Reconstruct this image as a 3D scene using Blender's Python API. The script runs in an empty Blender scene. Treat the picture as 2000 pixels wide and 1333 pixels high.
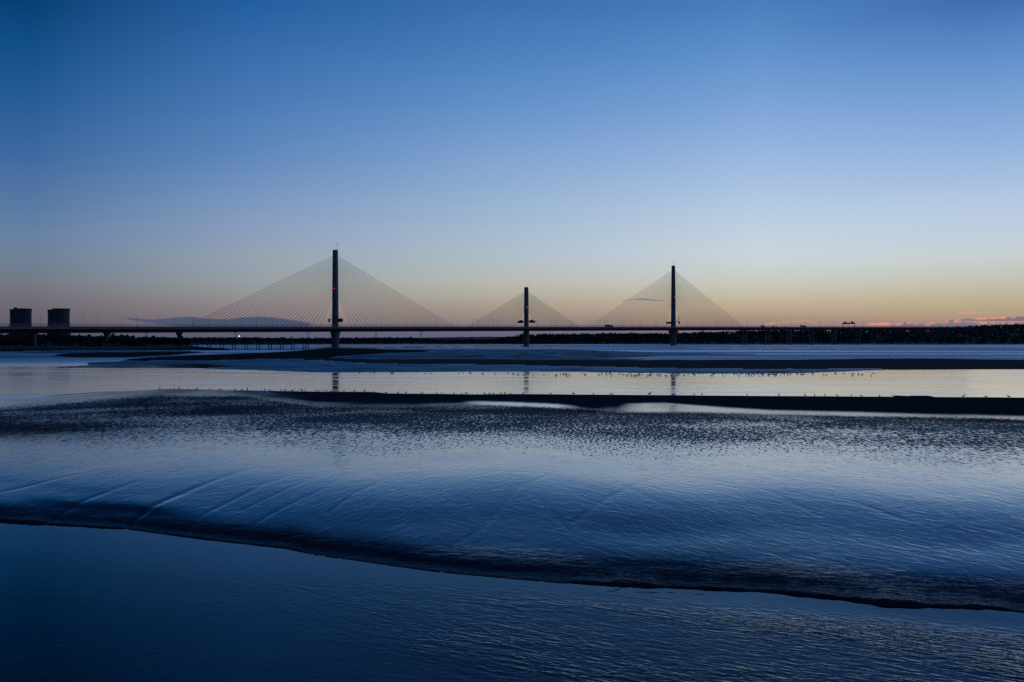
import bpy, math, random
import numpy as np
from mathutils import Vector, Matrix
random.seed(7); RS = np.random.RandomState(11)
R = math.radians
scene = bpy.context.scene
C = scene.collection

# ------------------------------------------------------------------ camera geometry (metres; camera 6.5 m above low water)
DENOISE = False
HAZE = 0.8e-5
F, CX, HY, H = 1667.0, 1000.0, 666.5, 6.5
cam_d = bpy.data.cameras.new('camera'); cam = bpy.data.objects.new('camera', cam_d); C.objects.link(cam)
cam.location = (0, 0, H); cam.rotation_euler = (R(90), 0, 0)
cam_d.sensor_width = 36; cam_d.lens = 36*F/2000; cam_d.clip_start = 0.5; cam_d.clip_end = 40000
scene.camera = cam
def gd(y, z=0.0): return (H - z)*F/(y - HY)              # depth of a ground point seen at row y
def hz(y, D): return H + (HY - y)*D/F                    # height of a point seen at row y at depth D
def sstep(a, b, x):
    t = np.clip((x - a)/(b - a), 0, 1); return t*t*(3 - 2*t)

# ------------------------------------------------------------------ materials
def s2l(c):
    return tuple(((v/255)/12.92 if v <= 10 else ((v/255 + .055)/1.055)**2.4) for v in c)
class NT:
    def __init__(s, tree): s.t = tree; s.n = tree.nodes; s.l = tree.links
    def new(s, kind, **kw):
        nd = s.n.new(kind)
        for k, v in kw.items(): setattr(nd, k, v)
        return nd
    def link(s, a, b): s.l.new(a, b)
    def put(s, sock, v):
        if isinstance(v, bpy.types.NodeSocket): s.l.new(v, sock)
        else: sock.default_value = v
    def math(s, op, a, b=0.0, c=None, clamp=False):
        nd = s.new('ShaderNodeMath', operation=op); nd.use_clamp = clamp
        s.put(nd.inputs[0], a); s.put(nd.inputs[1], b)
        if c is not None: s.put(nd.inputs[2], c)
        return nd.outputs[0]
    def ramp(s, v, a, b, lo=0.0, hi=1.0, smooth=True):
        nd = s.new('ShaderNodeMapRange'); nd.interpolation_type = 'SMOOTHSTEP' if smooth else 'LINEAR'
        s.put(nd.inputs[0], v); nd.inputs[1].default_value = a; nd.inputs[2].default_value = b
        nd.inputs[3].default_value = lo; nd.inputs[4].default_value = hi
        return nd.outputs[0]
    def mixc(s, f, a, b, mode='MIX'):
        nd = s.new('ShaderNodeMix', data_type='RGBA', blend_type=mode); s.put(nd.inputs[0], f); s.put(nd.inputs[6], a); s.put(nd.inputs[7], b)
        return nd.outputs[2]
    def noise(s, vec, scale, detail=2.0, rough=0.5, dist=0.0):
        nd = s.new('ShaderNodeTexNoise'); s.link(vec, nd.inputs['Vector']); nd.inputs['Scale'].default_value = scale
        nd.inputs['Detail'].default_value = detail; nd.inputs['Roughness'].default_value = rough; nd.inputs['Distortion'].default_value = dist
        return nd.outputs[0]
    def mapping(s, vec, scale=(1,1,1), rot=0.0, loc=(0,0,0)):
        # scale applied after a rotation about z
        a = s.new('ShaderNodeMapping'); a.inputs['Rotation'].default_value = (0,0,rot); a.inputs['Location'].default_value = loc; s.link(vec, a.inputs['Vector'])
        b = s.new('ShaderNodeMapping'); b.inputs['Scale'].default_value = scale; s.link(a.outputs[0], b.inputs['Vector'])
        return b.outputs[0]
def new_mat(name):
    m = bpy.data.materials.new(name); m.use_nodes = True; m.node_tree.nodes.clear()
    nt = NT(m.node_tree); out = nt.new('ShaderNodeOutputMaterial')
    return m, nt, out
def simple(name, col, rough=0.7, var=0.25, scale=0.6, metal=0.0, bump=0.0):
    m, nt, out = new_mat(name)
    tc = nt.new('ShaderNodeTexCoord').outputs['Object']
    n = nt.noise(tc, scale, 5.0, 0.6)
    c = nt.mixc(n, tuple(v*(1 - var) for v in col) + (1,), tuple(min(1, v*(1 + var)) for v in col) + (1,))
    p = nt.new('ShaderNodeBsdfPrincipled'); nt.link(c, p.inputs['Base Color']); p.inputs['Roughness'].default_value = rough; p.inputs['Metallic'].default_value = metal
    if bump:
        b = nt.new('ShaderNodeBump'); b.inputs['Strength'].default_value = bump; nt.link(n, b.inputs['Height']); nt.link(b.outputs[0], p.inputs['Normal'])
    nt.link(p.outputs[0], out.inputs[0]); return m
def glow(name, col, strength):
    m, nt, out = new_mat(name); e = nt.new('ShaderNodeEmission'); e.inputs[0].default_value = tuple(col) + (1,); e.inputs[1].default_value = strength
    nt.link(e.outputs[0], out.inputs[0]); return m
M = dict(
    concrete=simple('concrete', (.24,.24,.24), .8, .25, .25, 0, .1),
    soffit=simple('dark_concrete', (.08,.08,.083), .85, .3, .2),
    asphalt=simple('asphalt', (.05,.05,.052), .9, .2, .5),
    steel=simple('galvanised_steel', (.28,.29,.31), .5, .2, 1.0, .3),
    cable=simple('cable_sheath', (.11,.105,.105), .6, .15, .5),
    darksteel=simple('dark_painted_steel', (.035,.037,.042), .5, .2, 1.0),
    timber=simple('weathered_timber', (.06,.05,.042), .9, .4, 2.0),
    tower=simple('cooling_tower_concrete', (.085,.085,.085), .9, .2, .03),
    leaf=simple('foliage', (.018,.025,.014), .95, .35, .12),
    bark=simple('bark', (.06,.048,.038), .95, .3, 1.0),
    grass=simple('rough_grassland', (.02,.026,.015), .95, .4, .02),
    bird=simple('bird_plumage', (.06,.055,.05), .8, .3, 6.0),
    palebird=simple('pale_bird_plumage', (.16,.15,.14), .8, .3, 6.0),
    bill=simple('bird_bill', (.10,.06,.03), .6, .1, 5),
    van=simple('white_vehicle_paint', (.45,.45,.46), .35, .05, 1.0),
    bluepaint=simple('dark_blue_vehicle_paint', (.05,.07,.13), .3, .05, 1.0),
    redpaint=simple('dark_red_vehicle_paint', (.16,.035,.03), .3, .05, 1.0),
    glass=simple('dark_glass', (.02,.025,.03), .08, .1, 1.0),
    rubber=simple('tyre_rubber', (.02,.02,.02), .9, .2, 2.0),
    brick=simple('grey_cladding', (.32,.33,.34), .8, .1, .3),
    roofing=simple('roof_sheet', (.12,.12,.125), .7, .2, .3),
    foam=simple('foam', (.30,.31,.33), .6, .1, 3.0),
    red=glow('red_lamp', (1.0,.03,.08), 1.6),
    white=glow('white_lamp', (1.0,.93,.82), 6.0),
)

# ------------------------------------------------------------------ object helpers
class MB:
    def __init__(s): s.v = []; s.f = []
    def add(s, vs, fs):
        o = len(s.v); s.v.extend([tuple(p) for p in vs]); s.f.extend([tuple(i + o for i in q) for q in fs]); return s
    def box(s, c, d, M4=None):
        x, y, z = c; a, b, e = d[0]/2, d[1]/2, d[2]/2
        vs = [Vector((x+i*a, y+j*b, z+k*e)) for i in (-1,1) for j in (-1,1) for k in (-1,1)]
        if M4: vs = [M4 @ p for p in vs]
        return s.add(vs, [(0,1,3,2),(4,6,7,5),(0,4,5,1),(2,3,7,6),(0,2,6,4),(1,5,7,3)])
    def tube(s, p, q, r0, r1=None, n=6):
        p, q = Vector(p), Vector(q); r1 = r0 if r1 is None else r1
        d = (q - p).normalized(); a = d.orthogonal().normalized(); b = d.cross(a)
        vs = []
        for c, r in ((p, r0), (q, r1)):
            for i in range(n):
                t = 2*math.pi*i/n; vs.append(c + a*math.cos(t)*r + b*math.sin(t)*r)
        fs = [(i, (i+1) % n, n+(i+1) % n, n+i) for i in range(n)] + [tuple(range(n))[::-1], tuple(range(n, 2*n))]
        return s.add(vs, fs)
    def loft(s, secs, n=8, rot=0.0, sq=0.0, centre=(0,0)):
        # secs: (z, rx, ry); sq squares the section
        vs = []
        for z, rx, ry in secs:
            for i in range(n):
                t = 2*math.pi*(i + .5)/n + rot; c, q = math.cos(t), math.sin(t)
                k = 1.0/max(abs(c), abs(q)) if sq else 1.0; k = 1 + (k - 1)*sq
                vs.append((centre[0] + rx*c*k, centre[1] + ry*q*k, z))
        m = len(secs); fs = []
        for j in range(m - 1):
            for i in range(n): fs.append((j*n+i, j*n+(i+1) % n, (j+1)*n+(i+1) % n, (j+1)*n+i))
        fs += [tuple(range(n))[::-1], tuple(range((m-1)*n, m*n))]
        return s.add(vs, fs)
    def ball(s, c, r, n=8, m=5, M4=None):
        vs = []; rx, ry, rz = (r, r, r) if not hasattr(r, '__len__') else r
        for j in range(m + 1):
            ph = math.pi*j/m
            for i in range(n):
                t = 2*math.pi*i/n
                p = Vector((rx*math.sin(ph)*math.cos(t), ry*math.sin(ph)*math.sin(t), rz*math.cos(ph)))
                if M4: p = M4 @ p
                vs.append(Vector(c) + p)
        fs = [(j*n+i, (j+1)*n+i, (j+1)*n+(i+1) % n, j*n+(i+1) % n) for j in range(m) for i in range(n)]
        return s.add(vs, fs)
    def build(s, name, mat, parent=None, smooth=False):
        me = bpy.data.meshes.new(name); me.from_pydata(s.v, [], s.f); me.validate(); me.update()
        if mat: me.materials.append(mat)
        if smooth: me.polygons.foreach_set('use_smooth', [True]*len(me.polygons))
        o = bpy.data.objects.new(name, me); C.objects.link(o)
        if parent: o.parent = parent
        return o
def tag(o, label=None, cat=None, group=None, kind=None):
    if label: o['label'] = label
    if cat: o['category'] = cat
    if group: o['group'] = group
    if kind: o['kind'] = kind
    return o
def empty(name, loc=(0,0,0), rz=0.0):
    o = bpy.data.objects.new(name, None); C.objects.link(o); o.location = loc; o.rotation_euler = (0,0,rz); o.empty_display_size = .5; return o
def copy_tree(o, parent=None):
    c = o.copy(); C.objects.link(c)
    if parent: c.parent = parent
    for ch in list(o.children): copy_tree(ch, c)
    return c
ONES = ['','first','second','third','fourth','fifth','sixth','seventh','eighth','ninth','tenth','eleventh','twelfth','thirteenth','fourteenth','fifteenth','sixteenth','seventeenth','eighteenth','nineteenth']
TENS = ['','','twent','thirt','fort','fift','sixt','sevent','eight','ninet']
def nth(n):
    if n < 20: return ONES[n]
    t, u = divmod(n, 10)
    return TENS[t] + 'ieth' if u == 0 else TENS[t] + 'y-' + ONES[u]

# ------------------------------------------------------------------ sky (world)
w = bpy.data.worlds.new('World'); scene.world = w; w.use_nodes = True; w.node_tree.nodes.clear()
nt = NT(w.node_tree); wo = nt.new('ShaderNodeOutputWorld')
SUN_AZ, SUN_EL = 38.0, 1.0
sky = nt.new('ShaderNodeTexSky', sky_type='NISHITA'); sky.sun_disc = False; sky.sun_elevation = R(-4.0); sky.sun_rotation = R(SUN_AZ); sky.air_density = 1.0; sky.dust_density = 1.0; sky.ozone_density = 2.0
bgN = nt.new('ShaderNodeBackground'); nt.link(sky.outputs[0], bgN.inputs[0]); bgN.inputs[1].default_value = 0.05
dirv = nt.new('ShaderNodeTexCoord').outputs['Generated']
sep = nt.new('ShaderNodeSeparateXYZ'); nrm = nt.new('ShaderNodeVectorMath', operation='NORMALIZE'); nt.link(dirv, nrm.inputs[0]); nt.link(nrm.outputs[0], sep.inputs[0])
el = nt.math('MULTIPLY', nt.math('ARCSINE', sep.outputs[2]), 180/math.pi)
az = nt.math('MULTIPLY', nt.math('ARCTAN2', sep.outputs[0], sep.outputs[1]), 180/math.pi)
elf = nt.math('POWER', nt.math('DIVIDE', nt.math('MAXIMUM', el, 0.0), 90.0), 0.5)
def sky_ramp(px, stops, top):
    nd = nt.new('ShaderNodeValToRGB'); cr = nd.color_ramp; cr.interpolation = 'B_SPLINE' if False else 'LINEAR'
    a = math.atan((px - CX)/F); pts = []
    for y, c in stops:
        e = max(0.0, math.degrees(math.atan((HY - y)/F*math.cos(a)))); pts.append(((e/90)**.5, s2l(c)))
    for e, c in top: pts.append(((e/90)**.5, s2l(c)))
    pts.sort(); 
    cr.elements[0].position = pts[0][0]; cr.elements[0].color = pts[0][1] + (1,)
    cr.elements[1].position = pts[-1][0]; cr.elements[1].color = pts[-1][1] + (1,)
    for p, c in pts[1:-1]:
        e = cr.elements.new(p); e.color = c + (1,)
    nt.link(elf, nd.inputs[0]); return nd.outputs[0]
SKY_L = [(666,(78,82,104)),(650,(84,86,106)),(635,(98,94,107)),(615,(106,100,110)),(590,(112,107,116)),(570,(115,115,126)),(550,(116,122,135)),(500,(110,129,153)),(450,(102,128,165)),(400,(87,121,163)),(300,(60,105,160)),(200,(38,92,150)),(100,(18,80,135)),(0,(1,63,115))]
SKY_C = [(666,(92,96,122)),(650,(104,103,124)),(638,(130,119,130)),(631,(142,128,128)),(615,(158,143,134)),(600,(167,155,141)),(575,(178,173,160)),(550,(183,185,178)),(500,(174,189,198)),(450,(165,185,207)),(400,(153,179,208)),(300,(126,162,208)),(200,(96,144,199)),(100,(73,127,187)),(0,(58,109,174))]
SKY_R = [(666,(120,108,120)),(650,(140,120,125)),(632,(172,142,130)),(620,(178,152,132)),(600,(186,168,138)),(575,(192,181,157)),(550,(196,193,177)),(500,(199,208,209)),(450,(190,206,221)),(400,(182,201,226)),(300,(150,181,221)),(200,(122,162,213)),(100,(91,140,200)),(0,(60,108,174))]
SKY_CL = [(666,(84,88,112)),(650,(96,96,116)),(638,(120,110,122)),(625,(132,120,126)),(600,(143,133,136)),(575,(150,149,150)),(550,(151,157,162)),(500,(146,162,177)),(450,(138,158,188)),(400,(124,152,191)),(300,(93,135,187)),(200,(72,121,180)),(100,(55,107,172)),(0,(32,93,158))]
SKY_CR = [(666,(108,104,122)),(650,(124,112,126)),(638,(152,130,130)),(630,(162,138,128)),(620,(174,150,130)),(600,(190,173,146)),(575,(198,190,168)),(550,(202,203,193)),(500,(201,213,219)),(450,(192,209,224)),(400,(180,202,226)),(300,(152,182,223)),(200,(123,163,214)),(100,(95,145,204)),(0,(73,124,188))]
TOPL = [(30,(1,42,88)),(45,(3,32,74)),(90,(8,32,76))]
TOPC = [(30,(30,78,138)),(45,(14,52,106)),(90,(8,32,76))]
TOPR = [(30,(36,84,148)),(45,(18,58,114)),(90,(8,32,76))]
rl, rc_, rr = sky_ramp(60, SKY_L, TOPL), sky_ramp(960, SKY_C, TOPC), sky_ramp(1920, SKY_R, TOPR)
BACK = [(660,(44,50,72)),(500,(42,52,84)),(200,(28,46,88))]
rb = sky_ramp(1000, BACK, [(30,(22,44,92)),(90,(8,32,76))])
rcl, rcr = sky_ramp(480, SKY_CL, TOPC), sky_ramp(1480, SKY_CR, TOPR)
c2 = rl
for a0, a1, rr_ in ((-29.4, -17.3, rcl), (-17.3, -1.4, rc_), (-1.4, 16.1, rcr), (16.1, 28.9, rr)):
    c2 = nt.mixc(nt.ramp(az, a0, a1, smooth=False), c2, rr_)
back = nt.ramp(nt.math('ABSOLUTE', nt.math('SUBTRACT', az, 12.0)), 55, 130)
gcol = nt.mixc(back, c2, rb)
# clouds low over the horizon: soft banks given by azimuth range, base and top elevation, broken by noise
def pxaz(x): return math.degrees(math.atan((x - CX)/F))
def pxel(x, y): return math.degrees(math.atan((HY - y)/F*math.cos(math.atan((x - CX)/F))))
azel = nt.new('ShaderNodeCombineXYZ'); nt.link(az, azel.inputs[0]); nt.link(el, azel.inputs[1])
def prof(pts, scale=1.0):
    # piecewise-linear curve elevation(azimuth) as a float curve
    lo, hi = pxaz(pts[0][0]), pxaz(pts[-1][0])
    fc = nt.new('ShaderNodeFloatCurve'); t = nt.ramp(az, lo, hi, smooth=False); nt.link(t, fc.inputs[1])
    cv = fc.mapping.curves[0]; fc.mapping.use_clip = False
    P = [((pxaz(x) - lo)/(hi - lo), pxel(x, y)/4.0) for x, y in pts]
    cv.points[0].location = P[0]; cv.points[1].location = P[-1]
    for p in P[1:-1]: cv.points.new(*p)
    fc.mapping.update()
    return nt.math('MULTIPLY', fc.outputs[0], 4.0), lo, hi
def cloud(col, top, bot, soft_top, soft_bot, dens, nscale, namp, colour2=None, rim=None):
    global gcol
    tp, lo, hi = prof(top); bt, _, _ = prof(bot)
    nz = nt.math('SUBTRACT', nt.noise(nt.mapping(azel.outputs[0], (nscale, nscale*3, 1)), 1.0, 4.0, .6), .5)
    e2 = nt.math('ADD', el, nt.math('MULTIPLY', nz, namp))
    m = nt.math('MULTIPLY', nt.ramp(nt.math('SUBTRACT', tp, e2), -soft_top, soft_top*1.5), nt.ramp(nt.math('SUBTRACT', e2, bt), -soft_bot, soft_bot))
    ends = nt.math('MULTIPLY', nt.ramp(az, lo, lo + .25), nt.ramp(az, hi - .25, hi, 1, 0))
    m = nt.math('MULTIPLY', nt.math('MULTIPLY', m, ends), dens, clamp=True)
    cc = col + (1,)
    if rim:
        rm = nt.ramp(nt.math('SUBTRACT', tp, e2), .02, .15, 1, 0)
        pat = nt.ramp(nt.noise(nt.mapping(azel.outputs[0], (2.2, 1.0, 1)), 1.0, 2.0), .42, .6)
        cc = nt.mixc(nt.math('MULTIPLY', rm, pat), cc, rim + (1,))
    gcol = nt.mixc(m, gcol, cc)
PUR = s2l((74,84,114)); MAU = s2l((126,112,122)); PINK = s2l((238,152,126))
cloud(PUR, [(240,619.5),(265,622),(300,624),(340,620.5),(365,619),(400,622),(440,624),(475,620.5),(505,619),(540,621.5),(575,626),(610,632)],
      [(240,621),(265,627),(300,632),(340,638),(365,642),(400,644),(440,644),(475,644),(505,644),(540,644),(575,642),(610,636)], .03, .06, .9, 1.2, .10)
cloud(s2l((122,118,128)), [(1212,588),(1225,585.5),(1240,584.8),(1256,583),(1266,584.5),(1280,586),(1302,587)],
      [(1212,588.5),(1225,587),(1240,586),(1256,586.2),(1266,587),(1280,588),(1302,587.6)], .02, .02, .85, 2.5, .03)
cloud(s2l((205,160,140)), [(1490,636),(1506,630),(1525,629),(1545,627),(1565,626.5),(1580,627),(1600,634)],
      [(1490,637),(1506,634),(1525,631),(1545,629.5),(1565,629),(1580,630),(1600,635)], .03, .05, .6, 2.5, .08)
cloud(PINK, [(1690,634),(1705,631.5),(1720,630.5),(1735,631),(1750,633)], [(1690,636),(1705,635.5),(1720,635.5),(1735,635.5),(1750,636)], .03, .05, .9, 3.0, .1)
cloud(s2l((120,112,134)), [(1735,634),(1755,632.5),(1772,629.5),(1785,632.5),(1800,631),(1812,634),(1822,629.5),(1832,632),(1845,630),(1862,627),(1885,629.5),(1930,630),(2040,629)],
      [(1735,640),(1755,642),(1772,643),(1785,643),(1800,643),(1812,643),(1822,643),(1832,643),(1845,643),(1862,643),(1885,643),(1930,643),(2040,643)], .02, .05, .85, 2.5, .08, rim=s2l((255,150,112)))
cloud(s2l((118,110,126)), [(1835,626),(1870,624.5),(1900,622.5),(1940,620.5),(1980,619),(2040,618),(2140,622)],
      [(1835,626.6),(1870,627),(1900,627),(1940,627.5),(1980,627.5),(2040,628),(2140,627)], .025, .03, .9, 1.8, .04, rim=s2l((250,160,130)))
cloud(s2l((228,158,136)), [(1868,612),(1882,610),(1895,609),(1910,611.5),(1925,612)], [(1868,612.5),(1882,613),(1895,614),(1910,613),(1925,612.5)], .05, .05, .7, 3.0, .12)
bgG = nt.new('ShaderNodeBackground'); nt.link(gcol, bgG.inputs[0]); bgG.inputs[1].default_value = 1.0
add = nt.new('ShaderNodeAddShader'); nt.link(bgN.outputs[0], add.inputs[0]); nt.link(bgG.outputs[0], add.inputs[1]); nt.link(add.outputs[0], wo.inputs[0])

sun_d = bpy.data.lights.new('sun', 'SUN'); sun = bpy.data.objects.new('sun', sun_d); C.objects.link(sun)
sun_d.energy = 0.012; sun_d.angle = R(20); sun_d.color = (1.0, .72, .5)
sd = Vector((math.sin(R(SUN_AZ))*math.cos(R(SUN_EL)), math.cos(R(SUN_AZ))*math.cos(R(SUN_EL)), math.sin(R(SUN_EL))))
sun.rotation_euler = sd.to_track_quat('Z', 'Y').to_euler(); sun.location = sd*3000

# ------------------------------------------------------------------ fan-shaped ground sheets
def fan(name, us, Ds, zfun, mat, attrs=None, smooth=True):
    U, D = np.meshgrid(us, Ds); Z, A = zfun(U, D)
    n, m = U.shape
    co = np.stack([U*D, D, Z], -1).reshape(-1, 3).astype(np.float32)
    idx = np.arange(n*m).reshape(n, m)
    q = np.stack([idx[:-1,:-1], idx[:-1,1:], idx[1:,1:], idx[1:,:-1]], -1).reshape(-1, 4).astype(np.int32)
    me = bpy.data.meshes.new(name); me.vertices.add(n*m); me.vertices.foreach_set('co', co.ravel())
    me.loops.add(q.size); me.loops.foreach_set('vertex_index', q.ravel())
    me.polygons.add(len(q)); me.polygons.foreach_set('loop_start', np.arange(0, q.size, 4, dtype=np.int32))
    me.polygons.foreach_set('use_smooth', np.ones(len(q), dtype=bool))
    me.update(calc_edges=True)
    for k, v in A.items():
        a = me.attributes.new(k, 'FLOAT', 'POINT'); a.data.foreach_set('value', v.reshape(-1).astype(np.float32))
    me.materials.append(mat)
    o = bpy.data.objects.new(name, me); C.objects.link(o); return o

def vnoise(x, y, seed=0):
    # smooth value noise in world metres
    r = np.random.RandomState(seed); T = r.rand(256, 256)
    xi, yi = np.floor(x).astype(int), np.floor(y).astype(int); fx, fy = x - xi, y - yi
    fx, fy = fx*fx*(3 - 2*fx), fy*fy*(3 - 2*fy)
    g = lambda i, j: T[i % 256, j % 256]
    return (g(xi, yi)*(1-fx) + g(xi+1, yi)*fx)*(1-fy) + (g(xi, yi+1)*(1-fx) + g(xi+1, yi+1)*fx)*fy - .5
def fbm(x, y, seed, o=4):
    return sum(vnoise(x*2**k, y*2**k, seed + k)/2**k for k in range(o))

# near sandbank: rows from the near waterline to the channel behind it. each: y, z, wet, speckle, lumps as tables over px
X7 = [0, 300, 620, 1000, 1200, 1500, 2000]
EDGE = dict(x=[-500,0,130,250,400,560,620,700,850,980,1100,1122,1150,1300,1500,1640,1740,1850,1930,2000,2500],
            y=[992,1020,1028,1035,1055,1073,1087,1097,1118,1130,1140,1140,1142,1149,1158,1172,1184,1188,1190,1198,1240])
PUD = dict(x=[900,935,1000,1100,1140,1200,1225,1260,1500,2000,2500], z=[.05,-.015,-.015,-.012,.05,.05,.0,-.03,-.03,-.025,-.02])
def T(px, xs, vs): return np.interp(px, xs, vs)
def rows_for(px):
    e = T(px, EDGE['x'], EDGE['y']); out = []
    def add(y, z, wet, rip, lump, dD=0.0): out.append((gd(y, z) + dD, z, wet, rip, lump))
    de = gd(e, 0.0)
    out.append((9.0, -1.6, .6, 0, 0)); out.append((de - 2.5, -.35, .6, 0, 0)); out.append((de - .12, -.06, .2, 0, .3))
    sc = T(px, [-500,0,160,320,560,1000,1110,1124,1200,1500,2000,2500], [.08,.075,.065,.035,.02,.015,.012,.06,.065,.075,.065,.06])
    sc = sc*(.72 + .22*math.sin(px*.037) + .2*math.sin(px*.0113 + 1) + .12*math.sin(px*.11))
    out.append((de, .005, .0, 0, .5)); out.append((de + .05, sc, .0, 0, 1.0)); out.append((de + .14, sc + .01, .35, 0, 1.0)); out.append((de + .5, sc + .035, .38, 0, 1.0))
    y4 = T(px, X7, [1004,1046,1068,1100,1110,1126,1154]); z4 = .05 + sc
    d4 = max(gd(y4, .20), de + .95)
    out.append((d4, .20, .42, .04, .7))
    def row(ys, zs, wet, rip, lump):
        y = T(px, X7, ys) + 8*math.sin(px*.011) * (1 if rip < .5 else 0); z = T(px, X7, zs); d = max(gd(y, z), out[-1][0] + .6); out.append((d, z, T(px, X7, wet), T(px, X7, rip) if hasattr(rip, '__len__') else rip, lump))
    row([986,1024,1044,1070,1080,1090,1118], [.33,.32,.345,.355,.355,.35,.34], [.85]*7, .03, .06)
    row([958,990,1008,1030,1036,1042,1064], [.45,.48,.525,.545,.545,.525,.485], [1]*7, .02, 0)
    row([940,966,978,990,996,1002,1022], [.52,.60,.70,.78,.78,.735,.67], [1]*7, .0, 0)
    row([926,948,956,965,970,977,994], [.58,.69,.82,.92,.92,.87,.795], [1]*7, .0, 0)
    row([914,932,938,946,950,957,972], [.61,.75,.90,1.01,1.01,.955,.875], [1]*7, .0, 0)
    row([904,918,924,932,936,943,957], [.625,.78,.94,1.055,1.055,.99,.91], [1]*7, .0, 0)
    row([896,906,911,918,922,929,942], [.63,.79,.955,1.075,1.075,1.01,.935], [1]*7, .0, 0)
    row([882,890,893,897,902,908,920], [.62,.785,.95,1.08,1.08,1.015,.94], [1]*7, .06, 0)
    row([860,868,874,878,884,890,902], [.56,.76,.925,1.045,1.045,.985,.92], [1]*7, .42, 0)
    row([832,834,836,840,842,848,858], [.38,.68,.82,.94,.94,.89,.83], [1]*7, .85, 0)
    row([806,806,810,816,817,822,832], [.18,.57,.69,.78,.78,.75,.71], [.95]*7, 1.0, 0)
    pf = T(px, [900,938,1000,1085,1135,1205,1232,1262,1500,2000,2500], [0,.8,1,1,0,0,.6,1,.75,.35,.35])
    base = T(px, [-500,0,150,300,480,2000], [.06,.08,.25,.48,.58,.60]); pz = base - .05*pf
    y = T(px, [0,300,480,620,800,930,1000,1130,1200,1350,1500,2000], [798,772,774,793,793,788.5,790.5,797,803,802.5,806.5,818])
    out.append((max(gd(y + 5, base), out[-1][0] + .8), base, T(px, [0,200,300,620,2000], [.9,.7,.4,.4,.45]), 1.0, 0))
    out.append((max(gd(y, pz), out[-1][0] + .8), pz, T(px, [0,200,300,620,900,1000,2000], [.9,.7,.35,.35,.35,.4,.5]) + pf*.5, .6*(1 - .7*pf), 0))
    yf = T(px, [0,300,480,620,800,930,1000,1130,1160,1215,1300,1400,1500,2000], [790,766,769,784,785,785,787,793,797,789,788.5,796,802,813.5])
    zf = base + .012 - .055*pf
    out.append((max(gd(yf, zf), out[-1][0] + .5), zf, T(px, [0,200,330,500,620,2000], [1,.7,.25,.1,0,0]) + pf*.9, .2*(1-pf), 0))
    out.append((out[-1][0] + .7, base + .035, T(px, [0,200,330,500,620,2000], [1,.7,.25,.1,0,0]), .1, .1))
    yr = T(px, [-500,0,200,330,480,620,730,755,870,930,1000,1500,2000,2500], [800,784,767,760,763,765.5,766,769,770,771,770,774,777,781])
    zr = T(px, [-500,0,200,330,480,620,1000,1500,2000], [-.1,-.03,.15,.50,.64,.72,.78,.79,.80])
    d = max(gd(yr, zr), out[-1][0] + 1.5); wr = T(px, [0,200,330,480,600], [1,.8,.35,.08,0])
    out.append((d - 2.0, zr - .025, wr, .1, .2)); out.append((d, zr, wr, 0, .2)); out.append((d + .5, zr - .02, wr, 0, 0)); out.append((d + 5, -.03, .3, 0, 0)); out.append((d + 11, -.4, .5, 0, 0))
    return out
def pchip(x, y, q):
    h = np.diff(x); s = np.diff(y)/h; m = np.zeros(len(x)); m[0], m[-1] = s[0], s[-1]
    for i in range(1, len(x) - 1):
        if s[i-1]*s[i] > 0: w1, w2 = 2*h[i]+h[i-1], h[i]+2*h[i-1]; m[i] = (w1+w2)/(w1/s[i-1]+w2/s[i])
    k = np.clip(np.searchsorted(x, q) - 1, 0, len(h) - 1); t = np.clip((q - x[k])/h[k], 0, 1)
    return y[k]*(2*t**3-3*t**2+1) + h[k]*m[k]*(t**3-2*t**2+t) + y[k+1]*(-2*t**3+3*t**2) + h[k]*m[k+1]*(t**3-t**2)
# far bars and flats: (px, ytop, ybottom) outlines at water level, crest height, wetness, speckle
BARS = [
    ([(104,694.4,695.2),(140,690.5,698.6),(200,688.8,699),(260,688,698),(330,687.3,694.5),(396,687.4,688.4)], .45, 0, 0),
    ([(235,705.6,706.6),(300,699.5,706.4),(375,695.6,706),(450,692,705),(520,689.2,702),(600,683.8,700.5),(640,680,700),(700,680.5,696),(760,683,690.5),(840,686,688)], .55, 0, 0),
    ([(110,718.2,719.4),(200,712.5,719.6),(300,711.5,720.5),(400,711,720.5),(480,713.2,716)], .18, .1, 0),
    ([(170,708,713),(300,703,716),(420,703,722),(500,700,724),(640,700,727),(900,712,728),(1050,716,727.5),(1300,718,729),(1480,720,729.5),(1560,720,728),(1740,721,722)], .08, .52, .06, .19),
    ([(540,701,702),(620,700.6,705),(700,702,711.5),(850,703.6,715),(1000,704.4,716.5),(1250,705,720),(1500,705,722),(1580,704,722.3),(1720,702,722.4),(1850,702,722),(2000,703.5,722.4),(2500,706,722)], .5, .02, .1),
    ([(690,681.5,692),(800,683,702),(950,683,704),(1080,682.5,704),(1200,686,700),(1330,690,695),(1480,691.6,692.4)], .04, .33, .04, .19),
    ([(640,690,700),(760,690.5,702),(900,689,703),(1020,692,704),(1150,699,704.5),(1260,703,704.5)], .05, .33, .04, .2),
    ([(600,674.6,680.5),(700,674.8,681),(800,675,680),(960,676,679),(1150,677,678)], .12, .25, 0),
    ([(1350,679.6,680.3),(1480,679.8,681.6),(1700,681,682),(1900,681.5,682.2)], .03, .3, 0),
    ([(40,685.5,690),(120,684,691),(250,684,690),(372,684,687.5)], .2, .45, .3, .15),
    ([(-500,676,688),(-200,676,687),(0,676,687),(90,676,688.5),(140,676,686),(240,676,684.8),(330,676,684.4),(372,677,684),(400,680,684.5),(450,683,684.8)], 1.0, 0, .3),
]
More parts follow.
